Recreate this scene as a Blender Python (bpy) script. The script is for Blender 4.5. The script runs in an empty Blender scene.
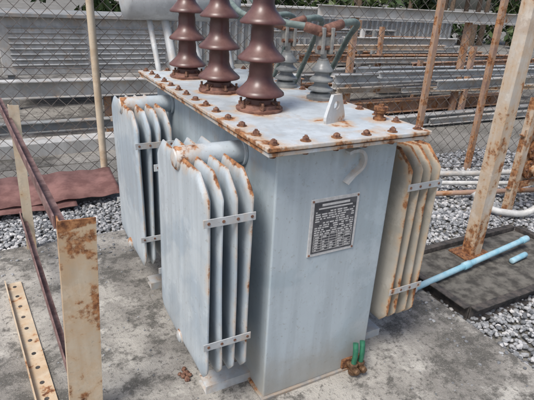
import bpy, math, random
import numpy as np
from mathutils import Vector, Matrix
random.seed(7); rng=np.random.default_rng(7)
sc=bpy.context.scene
D=bpy.data
# ---------------------------------------------------------------- materials
def nm(name):
    m=D.materials.new(name); m.use_nodes=True; nt=m.node_tree
    b=nt.nodes["Principled BSDF"]
    return m,nt,b
def N(nt,t,**k):
    n=nt.nodes.new(t)
    for a,v in k.items(): setattr(n,a,v)
    return n
def L(nt,a,b): nt.links.new(a,b)
def math_(nt,op,a,b=None,c=None):
    n=N(nt,"ShaderNodeMath",operation=op)
    for i,v in enumerate((a,b,c)):
        if v is None: continue
        if isinstance(v,(int,float)): n.inputs[i].default_value=v
        else: L(nt,v,n.inputs[i])
    return n.outputs[0]
def noise(nt,vec,scale,detail=4,rough=.6,mp=None,loc=(0,0,0),dist=0):
    if mp or loc!=(0,0,0):
        m=N(nt,"ShaderNodeMapping"); m.inputs["Scale"].default_value=mp or (1,1,1); m.inputs["Location"].default_value=loc
        L(nt,vec,m.inputs[0]); vec=m.outputs[0]
    n=N(nt,"ShaderNodeTexNoise"); n.inputs["Scale"].default_value=scale; n.inputs["Detail"].default_value=detail
    n.inputs["Roughness"].default_value=rough; n.inputs["Distortion"].default_value=dist
    L(nt,vec,n.inputs["Vector"]); return n.outputs["Fac"]
def step(nt,v,a,b):
    n=N(nt,"ShaderNodeMapRange",interpolation_type='SMOOTHSTEP'); L(nt,v,n.inputs[0])
    n.inputs[1].default_value=a; n.inputs[2].default_value=b; return n.outputs[0]
def mix(nt,f,a,b,mode='MIX'):
    n=N(nt,"ShaderNodeMix",data_type='RGBA',blend_type=mode)
    for i,v in ((0,f),(6,a),(7,b)):
        if isinstance(v,(int,float)): n.inputs[i].default_value=v
        elif isinstance(v,tuple): n.inputs[i].default_value=(*v,1) if len(v)==3 else v
        else: L(nt,v,n.inputs[i])
    return n.outputs[2]
def ramp(nt,v,stops):
    n=N(nt,"ShaderNodeValToRGB"); L(nt,v,n.inputs[0]); e=n.color_ramp.elements
    while len(e)<len(stops): e.new(.5)
    for i,(p,c) in enumerate(stops): e[i].position=p; e[i].color=(*c,1)
    return n.outputs[0]
def bump(nt,b,h,strength=.3,dist=.003):
    n=N(nt,"ShaderNodeBump"); n.inputs["Strength"].default_value=strength; n.inputs["Distance"].default_value=dist
    L(nt,h,n.inputs["Height"]); L(nt,n.outputs[0],b.inputs["Normal"])
def co(nt): return N(nt,"ShaderNodeTexCoord").outputs["Object"]

def paint(name,base,level=0.0,rough=.5,dark=None,patch=.5,scale=9,stain=.6,far=False,grime=0):
    m,nt,b=nm(name); v=co(nt)
    at=N(nt,"ShaderNodeAttribute",attribute_name="rust").outputs["Fac"]
    n1=noise(nt,v,scale,5,.68); n2=noise(nt,v,16,3,.6,mp=(1,1,.07)); n3=noise(nt,v,2.6,4,.6,loc=(3,1,7),dist=.6)
    n4=noise(nt,v,60,3,.7)
    nn=math_(nt,'ADD',math_(nt,'MULTIPLY',n1,.70),math_(nt,'MULTIPLY',n2,.30))
    s=math_(nt,'ADD',math_(nt,'ADD',nn,at),level)
    mask=step(nt,s,.70,.77); halo=step(nt,s,.53,.80)
    dk=dark or tuple(c*.78 for c in base)
    c=mix(nt,step(nt,n3,.46,.60),base,dk)
    c=mix(nt,math_(nt,'MULTIPLY',step(nt,n2,.35,.62),.38),c,tuple(x*.62 for x in base))
    lt=tuple(min(.85,x*1.18+.02) for x in base)
    n5=noise(nt,v,5,6,.75,loc=(9,4,2))
    c=mix(nt,math_(nt,'MULTIPLY',step(nt,n5,.53,.62),patch),c,lt)
    c=mix(nt,math_(nt,'MULTIPLY',step(nt,n4,.60,.70),.4),c,(.24,.22,.19))
    if grime:
        sp=N(nt,"ShaderNodeSeparateXYZ"); L(nt,v,sp.inputs[0])
        g=math_(nt,'ADD',step(nt,sp.outputs[2],.42,-.02),math_(nt,'MULTIPLY',math_(nt,'SUBTRACT',n5,.5),1.3))
        c=mix(nt,math_(nt,'MULTIPLY',step(nt,g,.1,1.0),grime),c,(.30,.27,.22))
    rustc=ramp(nt,noise(nt,v,38,4,.7,loc=(2,2,2)),[(.30,(.09,.036,.02)),(.46,(.24,.10,.042)),(.60,(.44,.21,.09)),(.8,(.55,.35,.20))])
    c=mix(nt,math_(nt,'MULTIPLY',halo,stain),c,(.55,.37,.21))
    c=mix(nt,mask,c,rustc)
    L(nt,c,b.inputs["Base Color"])
    r=mix(nt,mask,(rough,)*3,(.9,)*3); L(nt,r,b.inputs["Roughness"])
    if not far:
        h=math_(nt,'ADD',math_(nt,'MULTIPLY',n4,.35),math_(nt,'MULTIPLY',n3,1.6))
        bump(nt,b,h,.45,.003)
    return m
def simple(name,c1,c2,scale=20,rough=.7,metal=0,bs=.3,coat=0):
    m,nt,b=nm(name); v=co(nt); n=noise(nt,v,scale,4,.65)
    L(nt,mix(nt,step(nt,n,.35,.65),c1,c2),b.inputs["Base Color"])
    b.inputs["Roughness"].default_value=rough; b.inputs["Metallic"].default_value=metal
    b.inputs["Coat Weight"].default_value=coat; b.inputs["Coat Roughness"].default_value=.25
    if bs: bump(nt,b,n,bs,.002)
    return m
M_tank=paint("tank_paint",(.475,.545,.585),-.05,.42,dark=(.405,.485,.53),patch=.25,grime=.65)
M_rad=paint("radiator_paint",(.52,.58,.615),-.03,.5,dark=(.40,.475,.535),patch=.35,grime=.5)
M_radr=paint("dusty_radiator_paint",(.47,.45,.40),.02,.6,dark=(.40,.375,.32),patch=.4,stain=.75,grime=.5)
M_lid=paint("lid_paint",(.52,.57,.60),.03,.5,patch=.4,stain=.85,scale=8)
M_white=paint("light_paint",(.56,.59,.605),-.02,.5)
M_cream=paint("cream_paint",(.60,.51,.385),.06,.65,dark=(.50,.39,.27),stain=.8,scale=11)
M_postr=paint("peeling_post_paint",(.62,.57,.50),.13,.75,dark=(.50,.41,.33),scale=7,stain=.85)
M_rustp=paint("rusty_post",(.34,.22,.185),.2,.85,dark=(.22,.12,.10),far=True)
M_rail=simple("rail_brown_oxide",(.12,.065,.06),(.26,.165,.15),14,.75)
M_rust=simple("rust",(.085,.034,.02),(.30,.14,.06),60,.9)
M_bolt=simple("bolt_rust",(.11,.05,.035),(.26,.14,.09),90,.8)
def porc():
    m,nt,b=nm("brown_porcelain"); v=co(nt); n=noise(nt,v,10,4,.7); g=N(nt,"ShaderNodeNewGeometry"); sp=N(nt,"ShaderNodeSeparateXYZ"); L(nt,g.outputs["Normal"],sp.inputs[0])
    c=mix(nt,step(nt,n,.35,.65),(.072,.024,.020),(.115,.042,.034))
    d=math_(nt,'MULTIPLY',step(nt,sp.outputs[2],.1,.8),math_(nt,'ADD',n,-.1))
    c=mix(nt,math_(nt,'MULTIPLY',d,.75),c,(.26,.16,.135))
    L(nt,c,b.inputs["Base Color"]); b.inputs["Roughness"].default_value=.42; b.inputs["Coat Weight"].default_value=.25; b.inputs["Coat Roughness"].default_value=.2
    return m
M_porc=porc()
M_grayp=simple("grey_porcelain",(.15,.16,.165),(.25,.26,.255),14,.4,bs=.05,coat=.2)
M_alu=simple("aluminium_clamp",(.26,.26,.25),(.40,.39,.36),30,.5,.3)
M_cable=simple("cable_sheath",(.12,.165,.155),(.21,.26,.24),20,.6)
M_copper=simple("brown_connector",(.14,.065,.048),(.27,.14,.10),30,.65)
M_black=simple("nameplate_black",(.05,.053,.06),(.11,.11,.12),40,.4,bs=0)
M_ink=simple("nameplate_light",(.50,.50,.49),(.62,.61,.60),60,.5,bs=0)
M_brass=simple("brass_rusty",(.09,.05,.03),(.22,.13,.07),50,.6,.4)
M_green=simple("green_hose",(.02,.12,.07),(.035,.18,.10),40,.45)
M_blue=simple("blue_pipe",(.22,.46,.57),(.40,.58,.65),10,.5)
M_pvcw=simple("white_pvc",(.50,.50,.48),(.66,.66,.64),18,.5)
M_dark=simple("dark_steel",(.035,.033,.031),(.10,.085,.075),22,.8)
M_steelp=paint("weathered_pale_steel",(.50,.50,.485),.06,.7,dark=(.36,.36,.35),scale=6,far=True)
M_steelg=paint("weathered_grey_steel",(.28,.295,.30),.06,.7,scale=6,far=True)
M_cab=paint("cabinet_paint",(.42,.435,.44),-.02,.6,scale=5,far=True)
M_wire=simple("fence_wire",(.09,.075,.07),(.20,.18,.165),8,.6,.3,bs=0)
M_sheet=simple("oxide_sheet",(.14,.065,.058),(.25,.13,.115),7,.85)
M_bark=simple("bark",(.10,.07,.05),(.18,.13,.09),12,.9,bs=0)
def concrete(name="stained_concrete",k=1.0,far=False):
    m,nt,b=nm(name); v=co(nt)
    a=noise(nt,v,1.3,6,.68,dist=.5); bb=noise(nt,v,5.5,7,.76,loc=(5,2,0)); c_=noise(nt,v,34,5,.8); d=noise(nt,v,150,2,.7)
    c=mix(nt,step(nt,a,.38,.58),(.47,.445,.40),(.25,.235,.21))
    sm=math_(nt,'ADD',bb,math_(nt,'MULTIPLY',math_(nt,'SUBTRACT',a,.5),.45))
    c=mix(nt,math_(nt,'MULTIPLY',step(nt,sm,.48,.60),.88),c,(.105,.10,.088))
    c=mix(nt,math_(nt,'MULTIPLY',step(nt,noise(nt,v,3.0,7,.74,loc=(1,9,3)),.53,.65),.85),c,(.58,.555,.50))
    c=mix(nt,math_(nt,'MULTIPLY',step(nt,c_,.52,.64),.75),c,(.075,.07,.062))
    c=mix(nt,math_(nt,'MULTIPLY',step(nt,d,.58,.68),.5),c,(.55,.53,.49))
    if k!=1: c=mix(nt,1.0,c,(k,k,k),'MULTIPLY')
    L(nt,c,b.inputs["Base Color"]); b.inputs["Roughness"].default_value=.92
    if not far:
        h=math_(nt,'ADD',math_(nt,'MULTIPLY',c_,1.2),math_(nt,'MULTIPLY',d,.4))
        bump(nt,b,h,.9,.010)
    return m
M_conc=concrete(); M_conc2=concrete("yard_concrete",.6,True)  # yard version darkened throughout: dark soil plus painted-in shade of gaps between beams
def gravelm():
    m,nt,b=nm("gravel_stone")
    at=N(nt,"ShaderNodeAttribute",attribute_name="tint").outputs["Fac"]
    c=ramp(nt,at,[(0,(.12,.127,.135)),(.4,(.28,.29,.30)),(.75,(.43,.435,.44)),(1,(.60,.59,.58))])
    L(nt,c,b.inputs["Base Color"]); b.inputs["Roughness"].default_value=.85; return m
M_grav=gravelm()
def groundm():
    m,nt,b=nm("yard_soil"); v=co(nt)
    a=noise(nt,v,.8,6,.7); c_=noise(nt,v,30,4,.75)
    c=mix(nt,step(nt,a,.4,.6),(.20,.19,.17),(.11,.105,.09))
    c=mix(nt,math_(nt,'MULTIPLY',step(nt,c_,.45,.6),.6),c,(.28,.27,.25))
    L(nt,c,b.inputs["Base Color"]); b.inputs["Roughness"].default_value=.95; return m
M_ground=groundm()
def leafm():
    m,nt,b=nm("leaves"); at=N(nt,"ShaderNodeAttribute",attribute_name="tint").outputs["Fac"]
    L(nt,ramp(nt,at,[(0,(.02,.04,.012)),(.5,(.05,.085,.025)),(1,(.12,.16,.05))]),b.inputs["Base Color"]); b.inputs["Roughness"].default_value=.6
    return m
M_leaf=leafm()
# ---------------------------------------------------------------- mesh helpers
def empty(name):
    o=D.objects.new(name,None); sc.collection.objects.link(o); o.empty_display_size=.1; return o
def mk(name,v,f,mat,parent=None,smooth=False,bev=0,rust=None,tint=None,seg=2):
    me=D.meshes.new(name); me.from_pydata([tuple(map(float,p)) for p in v],[],f); me.materials.append(mat); me.validate(); me.update()
    if smooth:
        me.polygons.foreach_set("use_smooth",[True]*len(me.polygons))
    if rust:
        a=me.attributes.new("rust",'FLOAT','POINT'); a.data.foreach_set("value",[float(rust(*p.co)) for p in me.vertices])
    if tint is not None:
        a=me.attributes.new("tint",'FLOAT','POINT'); a.data.foreach_set("value",tint)
    o=D.objects.new(name,me); sc.collection.objects.link(o)
    if parent: o.parent=parent
    if bev:
        md=o.modifiers.new("b",'BEVEL'); md.width=bev; md.segments=seg; md.limit_method='ANGLE'; md.angle_limit=math.radians(40)
    if smooth and not bev:
        try: me.set_sharp_from_angle(angle=math.radians(50))
        except Exception: pass
    return o
def boxv(x0,x1,y0,y1,z0,z1,div=None):
    if not div: 
        v=[(x,y,z) for x in (x0,x1) for y in (y0,y1) for z in (z0,z1)]
        return v,[(0,1,3,2),(4,6,7,5),(0,4,5,1),(2,3,7,6),(0,2,6,4),(1,5,7,3)]
    nx=max(1,round((x1-x0)/div)); ny=max(1,round((y1-y0)/div)); nz=max(1,round((z1-z0)/div))
    idx={}; v=[]; f=[]
    def g(i,j,k):
        if (i,j,k) not in idx:
            idx[(i,j,k)]=len(v); v.append((x0+(x1-x0)*i/nx,y0+(y1-y0)*j/ny,z0+(z1-z0)*k/nz))
        return idx[(i,j,k)]
    for j in range(ny):
        for k in range(nz):
            f.append((g(0,j,k),g(0,j,k+1),g(0,j+1,k+1),g(0,j+1,k))); f.append((g(nx,j,k),g(nx,j+1,k),g(nx,j+1,k+1),g(nx,j,k+1)))
    for i in range(nx):
        for k in range(nz):
            f.append((g(i,0,k),g(i+1,0,k),g(i+1,0,k+1),g(i,0,k+1))); f.append((g(i,ny,k),g(i,ny,k+1),g(i+1,ny,k+1),g(i+1,ny,k)))
    for i in range(nx):
        for j in range(ny):
            f.append((g(i,j,0),g(i,j+1,0),g(i+1,j+1,0),g(i+1,j,0))); f.append((g(i,j,nz),g(i+1,j,nz),g(i+1,j+1,nz),g(i,j+1,nz)))
    return v,f
def box(name,x0,x1,y0,y1,z0,z1,mat,parent=None,bev=.004,div=None,rust=None,smooth=False):
    v,f=boxv(x0,x1,y0,y1,z0,z1,div); return mk(name,v,f,mat,parent,bev=bev,rust=rust)
def frame(d):
    d=Vector(d).normalized(); a=Vector((0,0,1)) if abs(d.z)<.9 else Vector((1,0,0))
    x=a.cross(d).normalized(); return x,d.cross(x),d
def lathe_v(prof,o,d,n=32,cap=True):
    x,y,z=frame(d); o=Vector(o); v=[];f=[]
    for (r,h) in prof:
        for i in range(n):
            a=2*math.pi*i/n; v.append(o+x*r*math.cos(a)+y*r*math.sin(a)+z*h)
    for k in range(len(prof)-1):
        for i in range(n):
            j=(i+1)%n; f.append((k*n+i,k*n+j,(k+1)*n+j,(k+1)*n+i))
    if cap: f.append(tuple(range(n))[::-1]); f.append(tuple((len(prof)-1)*n+i for i in range(n)))
    return v,f
def lathe(name,prof,o,d,mat,parent=None,n=32,rust=None):
    v,f=lathe_v(prof,o,d,n); return mk(name,v,f,mat,parent,smooth=True,rust=rust)
def cyl(name,p0,p1,r,mat,parent=None,n=20,bev=0,rust=None,r2=None):
    p0=Vector(p0);p1=Vector(p1); h=(p1-p0).length; c=min(.004,r*.2); r2=r2 or r
    k=max(2,int(h/.04)); prof=[(r-c,0)]+[(r+(r2-r)*i/k,c+(h-2*c)*i/k) for i in range(k+1)]+[(r2-c,h)]
    return lathe(name,prof,p0,p1-p0,mat,parent,n,rust)
def merge(parts):
    V=[];F=[]
    for v,f in parts:
        o=len(V); V+=list(v); F+=[tuple(i+o for i in t) for t in f]
    return V,F
def tube(name,pts,r,mat,parent=None,res=4,cyc=False):
    c=D.curves.new(name,'CURVE'); c.dimensions='3D'; c.bevel_depth=r; c.bevel_resolution=res; c.use_fill_caps=True; c.resolution_u=10
    s=c.splines.new('BEZIER'); s.bezier_points.add(len(pts)-1)
    for b,p in zip(s.bezier_points,pts): b.co=p; b.handle_left_type=b.handle_right_type='AUTO'
    c.materials.append(mat); o=D.objects.new(name,c); sc.collection.objects.link(o)
    if parent: o.parent=parent
    return o
def beam_v(p0,p1,w,h,roll=0):
    x,y,z=frame(Vector(p1)-Vector(p0)); v=[]
    if roll: 
        R=Matrix.Rotation(roll,3,z); x=R@x; y=R@y
    for p in (Vector(p0),Vector(p1)):
        for a,b in ((-1,-1),(1,-1),(1,1),(-1,1)): v.append(p+x*w/2*a+y*h/2*b)
    return v,[(3,2,1,0),(4,5,6,7),(0,1,5,4),(1,2,6,5),(2,3,7,6),(3,0,4,7)]
def prof_bar(p0,p1,poly,n=1,up=None):
    p0=Vector(p0);p1=Vector(p1); z=(p1-p0).normalized(); upv=Vector(up) if up else (Vector((0,0,1)) if abs(z.z)<.9 else Vector((0,1,0)))
    x=upv.cross(z).normalized(); y=z.cross(x); m=len(poly); v=[];f=[]
    for k in range(n+1):
        p=p0+(p1-p0)*k/n
        for a,b in poly: v.append(p+x*a+y*b)
    for k in range(n):
        for i in range(m):
            j=(i+1)%m; f.append((k*m+i,k*m+j,(k+1)*m+j,(k+1)*m+i))
    f.append(tuple(range(m))[::-1]); f.append(tuple(n*m+i for i in range(m)))
    return v,f
def Lpoly(w,h,t): return [(0,0),(w,0),(w,t),(t if w>0 else -t,t),(t if w>0 else -t,h),(0,h)]
def Ipoly(w,h,t): return [(-w/2,0),(w/2,0),(w/2,t),(t/2,t),(t/2,h-t),(w/2,h-t),(w/2,h),(-w/2,h),(-w/2,h-t),(-t/2,h-t),(-t/2,t),(-w/2,t)]
def Cpoly(w,h,t): return [(0,0),(w,0),(w,t),(t,t),(t,h-t),(w,h-t),(w,h),(0,h)]
# ---------------------------------------------------------------- transformer
T=empty("distribution_transformer")
W,LL,o_,H=.733,1.695,.088,1.2
X0,X1,Y0,Y1=o_,W-o_,o_,LL-o_
def tr(x,y,z):
    r=-.05
    if z>.90: r+=.17*(z-.90)/.26
    if z<.10: r+=.16*(1-z/.10)
    if y<Y0+.01 and (x<X0+.02 or x>X1-.02): r+=.08
    return r
box("tank",X0,X1,Y0,Y1,.012,1.166,M_tank,T,bev=.006,div=.045,rust=tr)
for nme,a,b in (("weld_front",(X0,Y0,1.158),(X1,Y0,1.158)),("weld_side",(X0,Y0,1.158),(X0,Y1,1.158))): cyl(nme,a,b,.006,M_tank,T,8,rust=lambda x,y,z:.12)
box("base_plate",X0-.012,X1+.012,Y0-.012,Y1+.012,0.0,.014,M_steelg,T,bev=.002,div=.05,rust=lambda x,y,z:.12)
i0=.04
bp=[(i0+(W-2*i0)*k/5,y) for k in range(6) for y in (i0,LL-i0)]+[(x,i0+(LL-2*i0)*k/13) for k in range(1,13) for x in (i0,W-i0)]
bps=[(0.235,.525,.10),(.225,.955,.10),(.215,1.40,.10),(.64,.66,.06),(.64,1.0,.06),(.425,.235,.05),(.645,.215,.03)]
rb=[random.uniform(.10,.30) for _ in bp]
def lidr(x,y,z):
    if z<1.196: return .24
    e=min(x,y,W-x,LL-y); r=-.04
    if e<.035: r=.17*(1-e/.05)
    if y<.11: r=max(r,.07)
    c=math.hypot(x,y)
    if c<.20: r=max(r,.16*(1-c/.20)+.06)
    c=math.hypot(x-W,y)
    if c<.22: r=max(r,.14*(1-c/.22)+.04)
    for (a,b),q in zip(bp,rb):
        d=math.hypot(x-a,y-b)
        if d<.055: r=max(r,q*(1-max(0,d-.018)/.037))
    for a,b,R in bps:
        d=math.hypot(x-a,y-b)-R
        if d<.06: r=max(r,.20*(1-max(0,d)/.06))
    return r
box("tank_flange",.006,W-.006,.006,LL-.006,1.166,1.180,M_lid,T,bev=.002,div=.04,rust=lambda x,y,z:.18)
box("lid_gasket",.014,W-.014,.014,LL-.014,1.180,1.184,M_dark,T,bev=0)
box("lid",0,W,0,LL,1.184,1.2,M_lid,T,bev=.003,div=.016,rust=lidr)
parts=[];wash=[]
def bolt(x,y,z=1.2,r=.013):
    a=random.random()
    v,f=lathe_v([(r,0),(r,.009),(r*.8,.012)],(x,y,z+.003),(0,0,1),6); R=Matrix.Rotation(a,3,'Z'); c=Vector((x,y,0))
    v=[R@(p-c)+c for p in v]; parts.append((v,f)); wash.append(lathe_v([(r*1.5,0),(r*1.5,.003)],(x,y,z),(0,0,1),14))
    parts.append(lathe_v([(r*.5,0),(r*.45,random.uniform(.008,.016))],(x,y,z+.006),(0,0,1),8))
for x,y in bp: bolt(x+random.uniform(-.003,.003),y+random.uniform(-.003,.003))
v,f=merge(parts); mk("lid_bolts",v,f,M_bolt,T)
v,f=merge(wash); mk("lid_washers",v,f,M_rust,T)
parts=[lathe_v([(.012,0),(.012,.012)],(x,y,1.153),(0,0,1),6) for x,y in bp]
v,f=merge(parts); mk("flange_nuts",v,f,M_bolt,T)
# radiators
def panel(name,xc,yc,par,mat,edge,wy=.60,zb=.21,zt=1.085,ch=.075,t=.013):
    ny,nz=30,36; v=[];f=[]
    def yl(z): 
        d=max(0,ch-(zt-z)); d2=max(0,.05-(z-zb)); return wy/2-max(d*1.15,d2*.9)
    zs=[zb,zb+.012]+list(np.linspace(zb+.03,zt-.03,nz-3))+[zt-.012,zt]
    for side in (-1,1):
        for z in zs:
            hw=yl(z)
            for j in range(ny+1):
                s=-1+2*j/ny; s=math.copysign(abs(s)**.9,s)
                y=hw*s; e=min((hw-abs(y))/.02,(zt-z)/.02,(z-zb)/.02,1)
                fl=.74+.26*abs(math.cos(math.pi*(y/wy)*7))
                fade=min(1,(zt-z)/.12,(z-zb)/.12); fl=1+(fl-1)*max(0,fade)
                wob=.0035*math.sin(z*5+yc*9+xc*70)+.002*math.sin(y*11+xc*50)
                v.append((xc+wob+side*(.0025+(t-.0025)*max(0,e)*fl),yc+y,z))
    n=ny+1; m=len(zs); off=n*m
    for k in range(m-1):
        for j in range(ny):
            a=k*n+j
            f.append((a,a+n,a+n+1,a+1)); f.append((off+a,off+a+1,off+a+n+1,off+a+n))
    for k in range(m-1):
        a=k*n; f.append((a,off+a,off+a+n,a+n)); a=k*n+ny; f.append((a,a+n,off+a+n,off+a))
    for j in range(ny):
        f.append((j,j+1,off+j+1,off+j)); a=(m-1)*n+j; f.append((a,off+a,off+a+1,a+1))
    def rf(x,y,z):
        e=min((yl(z)-abs(y-yc)),zt-z)
        q=edge*max(0,1-e/.014)
        q+=.27*max(0,(z-.95)/.13)*max(0,1-abs(y-yc+.06)/.36)
        q+=.05*max(0,1-(y-(yc-wy/2))/.06)
        return q-.03
    return mk(name,v,f,mat,par,smooth=True,rust=rf)
def bank(name,side,yc):
    P=empty(name); P.parent=T
    s=-1 if side=='L' else 1; xf=X0 if side=='L' else X1; mt=M_rad if side=='L' else M_radr
    offs=(.10,.155,.21,.265)
    for i,d in enumerate(offs): panel("fin_%d"%(i+1),xf+s*d,yc,P,mt,.15 if side=='L' else .17)
    for nme,z,r in (("top_header",1.072,.046),("bottom_header",.235,.034)):
        cyl(nme,(xf,yc,z),(xf+s*.285,yc,z),r,mt,P,28,rust=lambda x,y,z:.02+.20*max(0,abs(x-xf)-.08)/.18)
        lathe(nme+"_cap",[(r*.8,0),(r*.74,.006),(r*.4,.010),(.002,.012)],(xf+s*.285,yc,z),(s,0,0),mt,P,28,rust=lambda x,y,z:.18)
        lathe(nme+"_flange",[(r+.012,0),(r+.012,.010)],(xf+s*.002,yc,z),(s,0,0),mt,P,28,rust=lambda x,y,z:.08)
    for nme,z in (("upper_strap",.93),("lower_strap",.40)):
        for yy in (yc-.30-.006,yc+.30+.002):
            xa,xb=sorted((xf+s*.085,xf+s*.285))
            box(nme,xa,xb,yy,yy+.004,z-.016,z+.016,M_white,P,bev=.001,div=.02,rust=lambda x,y,z:.10+.06*math.sin(x*120))
            ps=[lathe_v([(.006,0),(.006,.003)],(xf+s*d,yy+.001,z),(0,-1,0),10) for d in offs]
            v,f=merge(ps); mk("strap_tacks",v,f,M_bolt,P)
bank("radiator",'L',.375);bank("radiator_rear",'L',1.32);bank("radiator_right",'R',.375);bank("radiator_right_rear",'R',1.32)
for i,y in enumerate((.22,1.12)):
    v,f=prof_bar((-.13,y,.0),(W+.13,y,.0),Cpoly(.09,.045,.006),8); mk("skid_channel",v,f,M_white,T,rust=lambda x,y,z:.13)
# HV bushings
def hv(name,x,y,rz):
    P=empty(name); P.parent=T
    z0=1.2
    lathe("flange_ring",[(.100,0),(.102,.004),(.102,.012),(.084,.016),(.080,.028),(.066,.032)],(x,y,z0),(0,0,1),M_copper,P,40)
    ps=[]
    for k in range(6):
        a=2*math.pi*k/6+rz; bx,by=x+.088*math.cos(a),y+.088*math.sin(a)
        ps.append(lathe_v([(.011,0),(.011,.012)],(bx,by,z0+.016),(0,0,1),6)); ps.append(lathe_v([(.006,0),(.006,.028)],(bx,by,z0+.016),(0,0,1),8))
        ps.append(beam_v((bx,by,z0+.018),(x+.06*math.cos(a),y+.06*math.sin(a),z0+.040),.022,.006))
    v,f=merge(ps); mk("clamp_bolts",v,f,M_bolt,P)
    pr=[(.062,.03),(.060,.05)]
    zz=.055
    for k,r in enumerate((.104,.100,.094,.086)):
        c=.050-.003*k
        pr+=[(c,zz),(c+.003,zz+.012),(r*.72,zz+.018),(r*.95,zz+.010),(r,zz+.014),(r*.99,zz+.022),(r*.88,zz+.032),(c+.026,zz+.046),(c+.008,zz+.066),(c,zz+.09),(c,zz+.125)]
        zz+=.142
    pr+=[(.036,zz),(.034,zz+.03),(.03,zz+.035)]
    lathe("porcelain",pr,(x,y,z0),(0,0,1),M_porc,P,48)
    lathe("terminal_stud",[(.03,0),(.03,.02),(.012,.022),(.012,.10),(.02,.10),(.02,.12)],(x,y,z0+zz+.035),(0,0,1),M_brass,P,16)
    tube("lead_wire",[(x,y,z0+zz+.12),(x+.02,y+.05,z0+zz+.35),(x-.1,y+.5,z0+zz+.9)],.007,M_cable,P)
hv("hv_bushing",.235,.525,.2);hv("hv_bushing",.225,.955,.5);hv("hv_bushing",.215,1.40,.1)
def lv(name,x,y):
    P=empty(name); P.parent=T; z0=1.2
    lathe("base_collar",[(.066,0),(.066,.012),(.052,.016),(.050,.03)],(x,y,z0),(0,0,1),M_grayp,P,32)
    pr=[(.044,.03)]; zz=.035
    for k,r in enumerate((.062,.058,.053)):
        pr+=[(.035,zz),(r,zz+.008),(r,zz+.015),(.042,zz+.028),(.034,zz+.038)]; zz+=.046
    pr+=[(.030,zz),(.028,zz+.01)]
    lathe("porcelain",pr,(x,y,z0),(0,0,1),M_grayp,P,32)
    zc=z0+zz
    lathe("stud",[(.024,0),(.024,.012),(.015,.014),(.015,.09)],(x,y,zc+.008),(0,0,1),M_alu,P,14)
    v,f=merge([beam_v((x-.025,y,zc+.04),(x-.025,y,zc+.16),.06,.018),beam_v((x+.025,y,zc+.04),(x+.025,y,zc+.16),.06,.018),beam_v((x-.03,y,zc+.09),(x+.03,y,zc+.09),.03,.06)])
    mk("clamp_body",v,f,M_alu,P,bev=.004)
    ps=[]
    for dz in (.07,.13):
        ps.append(lathe_v([(.011,0),(.011,.09)],(x-.045,y-.014,zc+dz),(1,0,0),6))
    v,f=merge(ps); mk("clamp_bolts",v,f,M_bolt,P)
    cyl("lug_barrel",(x,y,zc+.15),(x+.11,y+.03,zc+.175),.023,M_copper,P,16)
    cyl("lug_barrel",(x-.02,y,zc+.14),(x-.10,y+.03,zc+.16),.023,M_copper,P,16)
    tube("cable",[(x+.09,y+.03,zc+.174),(x+.26,y+.12,zc+.18),(x+.5,y+.5,zc+.05),(x+.6,y+1.0,zc-.5)],.017,M_cable,P)
    tube("cable",[(x-.08,y+.03,zc+.16),(x-.14,y+.16,zc+.17),(x-.12,y+.5,zc+.24),(x+.1,y+1.3,zc+.5)],.016,M_cable,P)
for y in (.66,1.0,1.33): lv("lv_bushing",.64,y)
def lug(name,c,ang,w,h,t,hole,hz,mat,par):
    out=[(-w/2,0),(w/2,0),(w/2,h*.25),(w*.22,h),(-w*.22,h),(-w/2,h*.25)]
    n=48; pts=[];cx,cy=0,hz
    for i in range(n):
        a=2*math.pi*i/n; dx,dy=math.cos(a),math.sin(a); best=9
        for k in range(6):
            x1,y1=out[k];x2,y2=out[(k+1)%6]; ex,ey=x2-x1,y2-y1; den=dx*ey-dy*ex
            if abs(den)<1e-9: continue
            tt=((x1-cx)*ey-(y1-cy)*ex)/den; uu=((x1-cx)*dy-(y1-cy)*dx)/den
            if tt>0 and -1e-6<=uu<=1+1e-6: best=min(best,tt)
        pts.append((cx+dx*best,cy+dy*best))
    v=[];f=[]; ca,sa=math.cos(ang),math.sin(ang)
    for s in (-t/2,t/2):
        for (a,b) in pts: v.append((c[0]+a*ca-s*sa,c[1]+a*sa+s*ca,c[2]+b))
        for i in range(n):
            q=2*math.pi*i/n; a,b=cx+hole*math.cos(q),cy+hole*math.sin(q); v.append((c[0]+a*ca-s*sa,c[1]+a*sa+s*ca,c[2]+b))
    for i in range(n):
        j=(i+1)%n
        f+= [(i,j,n+j,n+i),(2*n+i,3*n+i,3*n+j,2*n+j),(i,2*n+i,2*n+j,j),(n+i,n+j,3*n+j,3*n+i)]
    return mk(name,v,f,mat,par,rust=lambda x,y,z:.12)
lug("lifting_lug",(.425,.235,1.2),math.radians(15),.115,.112,.014,.017,.070,M_white,T)
lug("lifting_lug",(.425,LL-.235,1.2),math.radians(15),.105,.115,.012,.016,.072,M_white,T)
lathe("filler_plug",[(.028,0),(.028,.010),(.016,.012),(.016,.03),(.024,.031),(.024,.042),(.030,.043),(.030,.056),(.012,.058),(.012,.066)],(.645,.215,1.2),(0,0,1),M_rust,T,10)
lathe("thermometer_pocket",[(.030,0),(.030,.012),(.018,.014),(.018,.045),(.024,.046),(.024,.06)],(.46,.95,1.2),(0,0,1),M_white,T,20)
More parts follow.
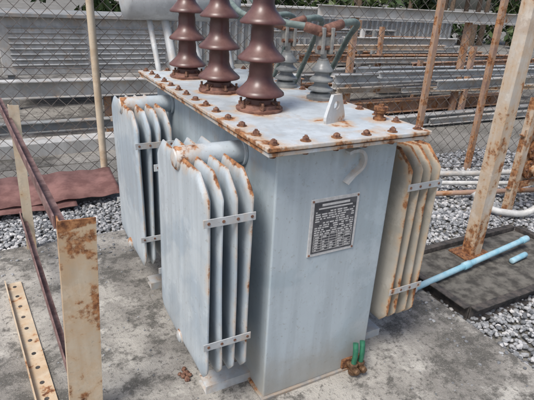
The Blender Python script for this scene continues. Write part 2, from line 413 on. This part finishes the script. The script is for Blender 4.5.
def flatbar(name,path,w,t,mat,par):
    v=[];f=[];n=len(path)
    for i,(x,z) in enumerate(path):
        a=path[max(0,i-1)];b=path[min(n-1,i+1)]; tx,tz=b[0]-a[0],b[1]-a[1]; l=math.hypot(tx,tz); nx,nz=-tz/l,tx/l
        for s,yy in ((-1,Y0-w),(1,Y0-w),(1,Y0),(-1,Y0)): v.append((x+nx*t/2*s,yy,z+nz*t/2*s))
    for i in range(n-1):
        for k in range(4):
            l=(k+1)%4; f.append((i*4+k,i*4+l,(i+1)*4+l,(i+1)*4+k))
    f.append((3,2,1,0)); f.append(tuple((n-1)*4+k for k in range(4)))
    return mk(name,v,f,mat,par,rust=lambda x,y,z:.09)
arc=[(.385,1.125),(.405,1.132)]+[(.425+.042*math.cos(a),1.088+.045*math.sin(a)) for a in np.linspace(math.radians(100),math.radians(-55),12)]+[(.425,1.035),(.400,1.01),(.392,1.0)]
flatbar("lifting_hook",arc,.030,.013,M_white,T)
NP=empty("nameplate"); NP.parent=T
xa,xb,za,zb=.265,.468,.705,.93; yq=Y0
box("plate_base",xa-.014,xb+.014,yq-.004,yq+.001,za-.014,zb+.014,M_ink,NP,bev=.001)
box("plate_black",xa,xb,yq-.0055,yq-.0045,za,zb,M_black,NP,bev=0)
ps=[]
def q(x0,x1,z0,z1): ps.append(boxv(x0,x1,yq-.0068,yq-.006,z0,z1))
q(xa+.035,xb-.035,zb-.018,zb-.008); q(xa+.02,xb-.02,zb-.031,zb-.025)
z=zb-.040
while z>za+.085:
    x=xa+.008
    while x<xb-.012:
        w=random.uniform(.006,.026); 
        if random.random()<.85: q(x,min(x+w,xb-.008),z-.0055,z)
        x+=w+random.uniform(.003,.008)
    z-=.0098
for k in range(7): q(xa+.008,xb-.008,za+.008+k*.0115,za+.0095+k*.0115)
for x in np.linspace(xa+.008,xb-.009,6): q(x,x+.0015,za+.008,za+.078)
for k in range(6):
    for x in np.linspace(xa+.008,xb-.009,6)[:-1]:
        if random.random()<.8: q(x+.006,x+.006+random.uniform(.010,.026),za+.0115+k*.0115,za+.0162+k*.0115)
v,f=merge(ps); mk("plate_lettering",v,f,M_ink,NP)
for x in (xa-.006,xb+.006):
    for z in (za-.006,zb+.006): lathe("rivet",[(.005,0),(.004,.003),(.001,.004)],(x,yq-.004,z),(0,-1,0),M_bolt,NP,10)
DV=empty("drain_valve"); DV.parent=T
for x in (.545,.585):
    cyl("valve_stub",(x,Y0,.045),(x,Y0-.045,.045),.013,M_brass,DV,14)
    lathe("valve_body",[(.012,-.03),(.022,-.028),(.022,-.012),(.016,-.01),(.016,.012),(.021,.014),(.021,.026),(.012,.03)],(x,Y0-.05,.045),(0,0,1),M_brass,DV,8)
    cyl("valve_nut",(x,Y0-.06,.045),(x,Y0-.09,.045),.017,M_brass,DV,6)
    tube("green_hose",[(x,Y0-.05,.075),(x+.004,Y0-.048,.13),(x+.012,Y0-.03,.175)],.013,M_green,DV)
box("valve_bracket",.51,.62,Y0-.012,Y0+.001,.02,.07,M_rust,DV,bev=.002)
parts=[]
for k in range(14): 
    a=random.random()*6; parts.append(lathe_v([(.004,0),(.011,.005),(.009,.012),(.003,.015)],(-.175+.03*math.cos(a)*random.random(),.37+.04*math.sin(a)*random.random(),.0+.006*random.random()),(random.uniform(-.5,.5),random.uniform(-.5,.5),1),6))
v,f=merge(parts); mk("rusty_bolt_heap",v,f,M_bolt)
CO=empty("oil_conservator"); CO.parent=T
cz,cy_,cr=1.615,1.84,.135
prof=[(.03,-.022),(cr*.6,-.012),(cr*.92,.0),(cr,.02),(cr,.35),(cr,.70),(cr*.92,.72),(cr*.6,.732),(.03,.742)]
lathe("drum",prof,(-.03,cy_,cz),(1,0,0),M_white,CO,40,rust=lambda x,y,z:.02)
lathe("drum_band",[(cr+.004,0),(cr+.004,.02)],(.62,cy_,cz),(1,0,0),M_white,CO,40)
for x in (.12,.22,.6): cyl("support_leg",(x,cy_,cz-.12),(x,LL-.04,1.19),.017 if x<.2 else .026,M_white,CO,16,rust=lambda x,y,z:.08)
cyl("oil_pipe",(.36,cy_,cz-.12),(.36,LL-.15,1.2),.022,M_white,CO,16)
# ---------------------------------------------------------------- ground
box("concrete_slab",-3.5,1.42,-3.2,1.98,-.09,0,M_conc,None,bev=.012)
R=300; mk("ground",[(-R,-R,-.10),(R,-R,-.10),(R,R,-.10),(-R,R,-.10)],[(0,1,2,3)],M_ground)
ico_v=np.array([(0,0,1)]+[(math.cos(i*1.2566)*.894,math.sin(i*1.2566)*.894,.447) for i in range(5)]+[(math.cos(i*1.2566+.628)*.894,math.sin(i*1.2566+.628)*.894,-.447) for i in range(5)]+[(0,0,-1)])
ico_f=[(0,1+i,1+(i+1)%5) for i in range(5)]+[(1+i,6+i,1+(i+1)%5) for i in range(5)]+[(1+(i+1)%5,6+i,6+(i+1)%5) for i in range(5)]+[(11,6+(i+1)%5,6+i) for i in range(5)]
def gravel(name,regions,z0=-.06,flat=1):
    V=[];F=[];Tn=[];base=0; fa=np.array(ico_f)
    for (x0,x1,y0,y1,n,s) in regions:
        for _ in range(n):
            x=random.uniform(x0,x1); y=random.uniform(y0,y1)
            if flat!=1 and (X0-.1<x<X1+.1 and Y0-.1<y<Y1): continue
            r=s*random.uniform(.55,1.25)
            p=ico_v*(1+rng.uniform(-.22,.22,(12,1)))*np.array([1,random.uniform(.65,1),random.uniform(.45,.8)])*r
            a=random.random()*6.28; c,s_=math.cos(a),math.sin(a)
            t=random.uniform(-.5,.5)
            p=p@np.array([[c,-s_,0],[s_,c,0],[0,0,1]])@np.array([[1,0,0],[0,math.cos(t),-math.sin(t)],[0,math.sin(t),math.cos(t)]])
            zz=random.uniform(-.008,.014) if flat==1 else r*.3
            V.append(p+np.array([x,y,z0+zz])); F.append(fa+base); base+=12; Tn+= [random.random()**1.1*flat]*12
    V=np.concatenate(V);F=np.concatenate(F)
    me=D.meshes.new(name); me.from_pydata(V.tolist(),[],F.tolist()); me.materials.append(M_grav)
    a=me.attributes.new("tint",'FLOAT','POINT'); a.data.foreach_set("value",Tn)
    ob=D.objects.new(name,me); sc.collection.objects.link(ob)
gravel("gravel",[(1.44,3.2,-1.2,1.3,9000,.017),(1.44,5.0,1.2,2.7,5500,.024),(3.2,5.2,-.2,1.2,2600,.022),(-2.0,.3,2.0,2.75,4200,.017),(.3,1.44,2.0,3.0,1500,.022)])
gravel("scattered_grit",[(-1.6,1.40,-1.0,1.95,420,.006),(1.15,1.41,-1.0,1.9,110,.010),(-1.6,-.1,1.6,1.95,70,.011)],0,.7)
mk("gravel_bed",[(1.43,-3,-.078),(6,-3,-.078),(6,2.9,-.078),(1.43,2.9,-.078),(-3.5,1.99,-.078),(1.43,1.99,-.078),(-3.5,3.6,-.078),(1.43,2.9,-.078)],[(0,1,2,3),(4,5,7,6)],M_ground)
# ---------------------------------------------------------------- steel base frame + rusty post on right
B=empty("steel_plinth")
bx0,bx1,by0,by1=1.50,2.75,.16,.78
for nme,a,b in (("edge_front",(bx1,by0,-.06),(bx0,by0,-.06)),("edge_back",(bx0,by1,-.06),(bx1,by1,-.06)),("edge_left",(bx0,by0,-.06),(bx0,by1,-.06)),("edge_right",(bx1,by1,-.06),(bx1,by0,-.06))):
    v,f=prof_bar(a,b,Cpoly(.05,.10,.008)); mk(nme,v,f,M_dark,B,bev=.002)
box("plinth_fill",bx0+.01,bx1-.01,by0+.01,by1-.01,-.06,.012,simple("dark_mud",(.05,.046,.04),(.16,.15,.13),12,.95,bs=.6),B,bev=.003)
PT=empty("rusty_steel_post")
v,f=prof_bar((2.03,.60,.0),(2.03,.60,2.6),Lpoly(.095,.09,.009),30,up=(0,1,0)); mk("angle_section",v,f,M_postr,PT,rust=lambda x,y,z:.12 if z<.25 else (.07 if x>2.11 else .02))
box("foot_plate",1.95,2.2,.55,.74,.012,.024,M_rust,PT)
BP=empty("blue_water_pipe")
cyl("pipe_run",(1.30,.44,.035),(2.52,.54,.09),.020,M_blue,BP,18)
cyl("coupling",(1.20,.43,.03),(1.33,.443,.036),.028,M_pvcw,BP,18)
cyl("union",(1.80,.481,.057),(1.87,.487,.061),.026,M_blue,BP,18)
cyl("cap",(2.47,.536,.087),(2.54,.542,.091),.025,M_blue,BP,18)
cyl("branch",(2.22,.42,.035),(2.40,.44,.04),.02,M_blue,BP,18)
PW=empty("white_pipework")
tube("pipe_run",[(2.2,2.05,.03),(3.0,1.75,.03),(4.2,1.25,.04)],.022,M_pvcw,PW)
tube("pipe_run",[(2.4,2.25,.05),(3.2,1.9,.05),(4.6,1.5,.06)],.03,M_steelp,PW)
tube("pipe_bend",[(2.85,1.30,.12),(2.9,1.2,.03),(3.02,1.05,.0),(3.2,.95,.03),(3.3,.9,.22)],.03,M_pvcw,PW)
tube("rusty_run",[(2.3,1.75,.0),(3.2,1.45,.02),(4.6,1.1,.0)],.025,M_rustp,PW)
FC=empty("rusty_valve_frame")
box("panel",3.12,3.95,1.13,1.15,.22,.70,M_postr,FC,bev=.004,div=.05,rust=lambda x,y,z:.05)
for x in (3.06,3.62):
    v,f=prof_bar((x,1.08,-.08),(x,1.08,1.0),Lpoly(.07,.06,.008),16,up=(0,1,0)); mk("frame_leg",v,f,M_postr,FC,rust=lambda x,y,z:.08)
for z in (.20,.68):
    v,f=prof_bar((3.04,1.09,z),(4.1,1.09,z),Lpoly(.05,.06,.008),10); mk("frame_rail",v,f,M_postr,FC,rust=lambda x,y,z:.12)
for z in (.36,.54):
    lathe("flange",[(.085,0),(.09,.004),(.09,.03),(.04,.034),(.04,.10),(.07,.10),(.07,.12)],(3.28,1.13,z),(0,-1,0),M_postr,FC,28,rust=lambda x,y,z:.12)
    ps=[lathe_v([(.012,0),(.012,.045)],(3.28+.07*math.cos(a),1.13,z+.07*math.sin(a)),(0,-1,0),6) for a in np.linspace(0,2*math.pi,7)[:-1]]
    v,f=merge(ps); mk("flange_bolts",v,f,M_bolt,FC)
# ---------------------------------------------------------------- left foreground steel frame
F=empty("angle_iron_frame")
v,f=prof_bar((-.685,.30,-.02),(-.635,.285,.925),Lpoly(.125,.05,.006),40,up=(0,1,0)); mk("near_post",v,f,M_cream,F,bev=0,rust=lambda x,y,z:(.24 if z>.90 else -.03)+(.16 if (x+.053*(.925-z)<-.63) or (x+.053*(.925-z)>-.515) else 0))
v,f=prof_bar((-.76,1.92,0),(-.735,1.95,.97),Lpoly(.06,.05,.006),20,up=(0,1,0)); mk("far_post",v,f,M_cream,F,rust=lambda x,y,z:.04)
v,f=prof_bar((-.645,.33,.878),(-.815,2.55,.895),Lpoly(-.045,.05,.006),20); mk("top_rail",v,f,M_rail,F)
v,f=prof_bar((-.665,.32,.17),(-.77,2.0,.20),Lpoly(-.035,.05,.006),20); mk("lower_rail",v,f,M_rail,F)
v,f=prof_bar((-.79,.3,.004),(-.90,1.50,.004),Lpoly(-.085,.035,.006),20); mk("perforated_angle",v,f,M_cream,F,rust=lambda x,y,z:.08)
ps=[]
for k in range(11):
    t=.06+k*.09; x=-.79-.11*t; y=.3+1.2*t
    ps.append(lathe_v([(.010,0),(.010,.0015)],(x+.045,y,.0104),(0,0,1),14))
v,f=merge(ps); mk("angle_holes",v,f,M_dark,F)
S=empty("rusty_metal_sheet")
def sheet(nme,x0,x1,y0,y1,z,tilt,corr=0):
    v=[];f=[];n=60
    for i in range(n+1):
        x=x0+(x1-x0)*i/n; w=.006*math.sin(i*.35+y0*9)+.004*math.sin(i*.9)
        for y,zz in ((y0,z),(y1,z+tilt)): v.append((x,y,zz+w)); 
    for i in range(n): f.append((2*i,2*i+2,2*i+3,2*i+1))
    ob=mk(nme,v,f,M_sheet,S,smooth=True); md=ob.modifiers.new("s",'SOLIDIFY'); md.thickness=.004
sheet("sheet_front",-2.4,-.35,2.55,3.05,0.0,.06); sheet("sheet_back",-1.6,.02,2.62,3.12,.03,.07)
# ---------------------------------------------------------------- chain link fence
FE=empty("chain_link_fence")
fy=lambda x:3.2-.265*x
xs0,xs1=-3.2,9.0; ux=1/math.sqrt(1+.265**2); Lf=(xs1-xs0)/ux; Hf=2.2; p=.125
dirv=Vector((ux,-.265*ux,0)); nrm=Vector((.265*ux,ux,0)); org=Vector((xs0,fy(xs0),-.06))
ps=[];ru=.0029
def wire(s0,z0,s1,z1,off):
    k_=6
    P=[]
    for i in range(k_+1):
        t=i/k_; jx=random.uniform(-.006,.006) if 0<i<k_ else 0
        P.append(org+dirv*(s0+(s1-s0)*t+jx)+Vector((0,0,z0+(z1-z0)*t))+nrm*(off+random.uniform(-.001,.001)))
    x,y,z=frame(P[-1]-P[0]); v=[];f=[]
    for pnt in P:
        for k in range(3): v.append(pnt+x*ru*math.cos(k*2.094)+y*ru*math.sin(k*2.094))
    for i in range(k_):
        b=i*3; f+=[(b,b+1,b+4,b+3),(b+1,b+2,b+5,b+4),(b+2,b,b+3,b+5)]
    ps.append((v,f))
s=-Hf
while s<Lf:
    a0=max(0,s);a1=min(Lf,s+Hf)
    if a1>a0: wire(a0,a0-s,a1,a1-s,.003); wire(a0,Hf-(a0-s),a1,Hf-(a1-s),-.003)
    s+=p
v,f=merge(ps); mk("mesh_wire",v,f,M_wire,FE)
for z in (.02,1.05,2.15):
    wire_p=[org+dirv*t+Vector((0,0,z)) for t in np.linspace(0,Lf,8)]; tube("tension_wire",wire_p,.004,M_wire,FE,2)
def fpost(x,mat,r=.032,dy=-.05):
    cyl("fence_post",(x,fy(x)+dy,-.09),(x,fy(x)+dy,2.3),r,mat,FE,14)
fpost(-.02,M_cream); fpost(-2.6,M_cream)
for x in (3.1,3.78,5.6,7.6):
    v,f=prof_bar((x,fy(x)-.06,-.09),(x,fy(x)-.06,2.3),Lpoly(.06,.05,.006),25,up=(0,1,0)); mk("fence_post",v,f,M_rustp,FE)
# ---------------------------------------------------------------- yard behind fence
def ibeam(nme,p0,p1,w,h,mat,par,t=.012):
    v,f=prof_bar(p0,p1,Ipoly(w,h,t),10); return mk(nme,v,f,mat,par)
Y=empty("pale_steel_rack")
box("kerb_beam",-4,2.6,4.25,4.5,-.1,.06,M_steelp,Y,bev=.01,div=.3)
ibeam("long_beam",(-4,5.2,.40),(3.2,4.9,.40),.18,.20,M_steelp,Y)
ibeam("long_beam",(-4,5.9,.30),(3.6,5.5,.30),.16,.14,M_rustp,Y)
ibeam("long_beam",(-4,4.85,.05),(2.6,4.7,.05),.12,.12,M_steelg,Y)
for x in (-3,-1.2,.35,1.9,3.0):
    v,f=prof_bar((x,5.2-.04*(x+4),-.1),(x,5.2-.04*(x+4),.40),Lpoly(.08,.08,.01),3,up=(0,1,0)); mk("leg",v,f,M_rustp,Y)
CB=empty("louvered_cabinet")
box("body",-.75,1.75,6.6,7.8,.42,1.22,M_steelp,CB,bev=.01,div=.15)
ps=[]
for k in range(8):
    z=.56+k*.075
    for (a,b) in ((-.62,.42),(.55,1.62)): ps.append(beam_v((a,6.59,z),(b,6.59,z),.022,.02,.6))
v,f=merge(ps); mk("louvres",v,f,M_cab,CB)
box("roof_edge",-.85,1.85,6.5,7.9,1.22,1.27,M_steelg,CB)
for x in (-.7,.5,1.6): box("leg",x,x+.1,6.65,6.75,-.1,.42,M_steelg,CB)
C2=empty("storage_container")
box("body",-6,-1.0,7.6,9.2,-.1,1.15,M_cab,C2,bev=.01,div=.4)
v,f=merge([boxv(-5.9+k*.18,-5.82+k*.18,7.56,7.598,.0,1.1) for k in range(27)]); mk("ribs",v,f,M_cab,C2)
RK=empty("steel_beam_stack")
random.seed(11)
mats=[M_steelp,M_cab,M_steelg,M_steelp,M_rustp,M_postr]
for j in range(10):
    y=4.1+j*.58
    for k in range(4):
        z=-.06+random.choice((0,.16,.34,.52,.74))+.02*j
        x0=random.uniform(2.4,5.5)+j*.25; ln=random.uniform(2.5,6.5); m=random.choice(mats); w=random.uniform(.08,.20)
        sl=random.uniform(-.14,.04)
        ibeam("beam",(x0,y+random.uniform(-.2,.2),z),(x0+ln,y+sl*ln,z),w,w,m,RK,.014)
for j in range(14):
    x=random.uniform(2.8,11); y=random.uniform(4.3,9); 
    v,f=prof_bar((x,y,-.1),(x+random.uniform(-.05,.05),y,random.uniform(.5,1.3)),Lpoly(.08,.08,.01),6,up=(0,1,0)); mk("upright",v,f,random.choice((M_rustp,M_steelp,M_steelg)),RK)
ibeam("top_beam",(3.6,5.2,1.42),(11,3.4,1.42),.16,.16,M_steelp,RK)
ibeam("top_beam",(2.0,8.5,1.25),(12,7.8,1.25),.2,.2,M_steelp,RK)
for x in (4.2,6.2,8.2): 
    yy=5.2-.243*(x-3.6); v,f=prof_bar((x,yy,-.1),(x,yy,1.42),Lpoly(.09,.09,.01),12,up=(0,1,0)); mk("upright",v,f,M_rustp,RK)
WH=empty("metal_shed")
box("wall",2.2,13,11,12,-.1,1.35,M_steelg,WH,bev=.01,div=.5)
v,f=merge([boxv(2.25+k*.2,2.31+k*.2,10.965,10.998,.0,1.3) for k in range(54)]); mk("ribs",v,f,M_cab,WH)
box("roof",2.0,13.2,10.8,12.2,1.35,1.42,M_steelp,WH)
box("yard_pavement",-6,14,3.9,9.8,-.12,-.09,M_conc2,None,bev=.005)
def foliage(name,n,box_,s=.10,mat=M_leaf):
    V=np.zeros((n*4,3)); Tn=np.zeros(n*4)
    cl=[(random.uniform(box_[0],box_[1]),random.uniform(box_[2],box_[3]),random.uniform(box_[4],box_[5]),random.uniform(.5,1.1)) for _ in range(90)]
    for i in range(n):
        c=random.choice(cl); d=rng.normal(size=3); d/=np.linalg.norm(d); r=c[3]*random.random()**.4
        p=np.array(c[:3])+d*r*np.array([1,1,.75]); a=rng.normal(size=3); a/=np.linalg.norm(a); b=np.cross(a,rng.normal(size=3)); b/=np.linalg.norm(b)
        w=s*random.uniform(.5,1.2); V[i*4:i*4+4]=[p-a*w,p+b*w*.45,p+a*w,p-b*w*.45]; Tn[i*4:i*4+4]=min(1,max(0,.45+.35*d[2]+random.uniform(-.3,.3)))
    return mk(name,V,[tuple(range(i*4,i*4+4)) for i in range(n)],mat,tint=Tn)
foliage("tree_line",20000,(-14,26,14,18,.3,4.2),.24)
ps=[]
for k in range(22):
    x=random.uniform(-13,25);y=random.uniform(14.5,17.5); ps.append(lathe_v([(.16,0),(.12,1.5),(.07,3),(.03,4)],(x,y,-.1),(random.uniform(-.1,.1),0,1),8))
v,f=merge(ps); mk("tree_trunks",v,f,M_bark)
# ---------------------------------------------------------------- light + camera
w=D.worlds.new("World"); sc.world=w; w.use_nodes=True; nt=w.node_tree
bg=nt.nodes["Background"]; sk=nt.nodes.new("ShaderNodeTexSky"); sk.sky_type='NISHITA'; sk.sun_disc=False
el=math.radians(58); sd=Vector((-.75,-.35,0)).normalized()
sk.sun_elevation=el; sk.sun_rotation=math.atan2(sd.x,sd.y); sk.dust_density=4; sk.air_density=1.0
nt.links.new(sk.outputs[0],bg.inputs[0]); bg.inputs[1].default_value=.15
s=D.lights.new("sun",'SUN'); s.energy=2.6; s.angle=math.radians(20); s.color=(1,.98,.95)
so=D.objects.new("sun",s); sc.collection.objects.link(so)
dv=Vector((sd.x*math.cos(el),sd.y*math.cos(el),math.sin(el))); so.rotation_euler=(dv).to_track_quat('Z','Y').to_euler()
q=[-0.7134,-1.2956,1.6536,0.507,0.4048,0.0536,475.16]
yaw,pitch,roll=q[3:6]
f_=Vector((math.sin(yaw)*math.cos(pitch),math.cos(yaw)*math.cos(pitch),-math.sin(pitch)))
rt=Vector((math.cos(yaw),-math.sin(yaw),0)); up=rt.cross(f_)
r_=rt*math.cos(roll)+up*math.sin(roll); u_=-rt*math.sin(roll)+up*math.cos(roll)
cam=D.cameras.new("camera"); co_=D.objects.new("camera",cam); sc.collection.objects.link(co_)
cam.sensor_width=36; cam.sensor_fit='HORIZONTAL'; cam.lens=475.16/534*36; cam.clip_end=2000; cam.clip_start=.02
Mx=Matrix((( r_.x,u_.x,-f_.x,q[0]),(r_.y,u_.y,-f_.y,q[1]),(r_.z,u_.z,-f_.z,q[2]),(0,0,0,1)))
co_.matrix_world=Mx; sc.camera=co_
sc.view_settings.view_transform='Standard'; sc.view_settings.look='None'; sc.view_settings.exposure=0
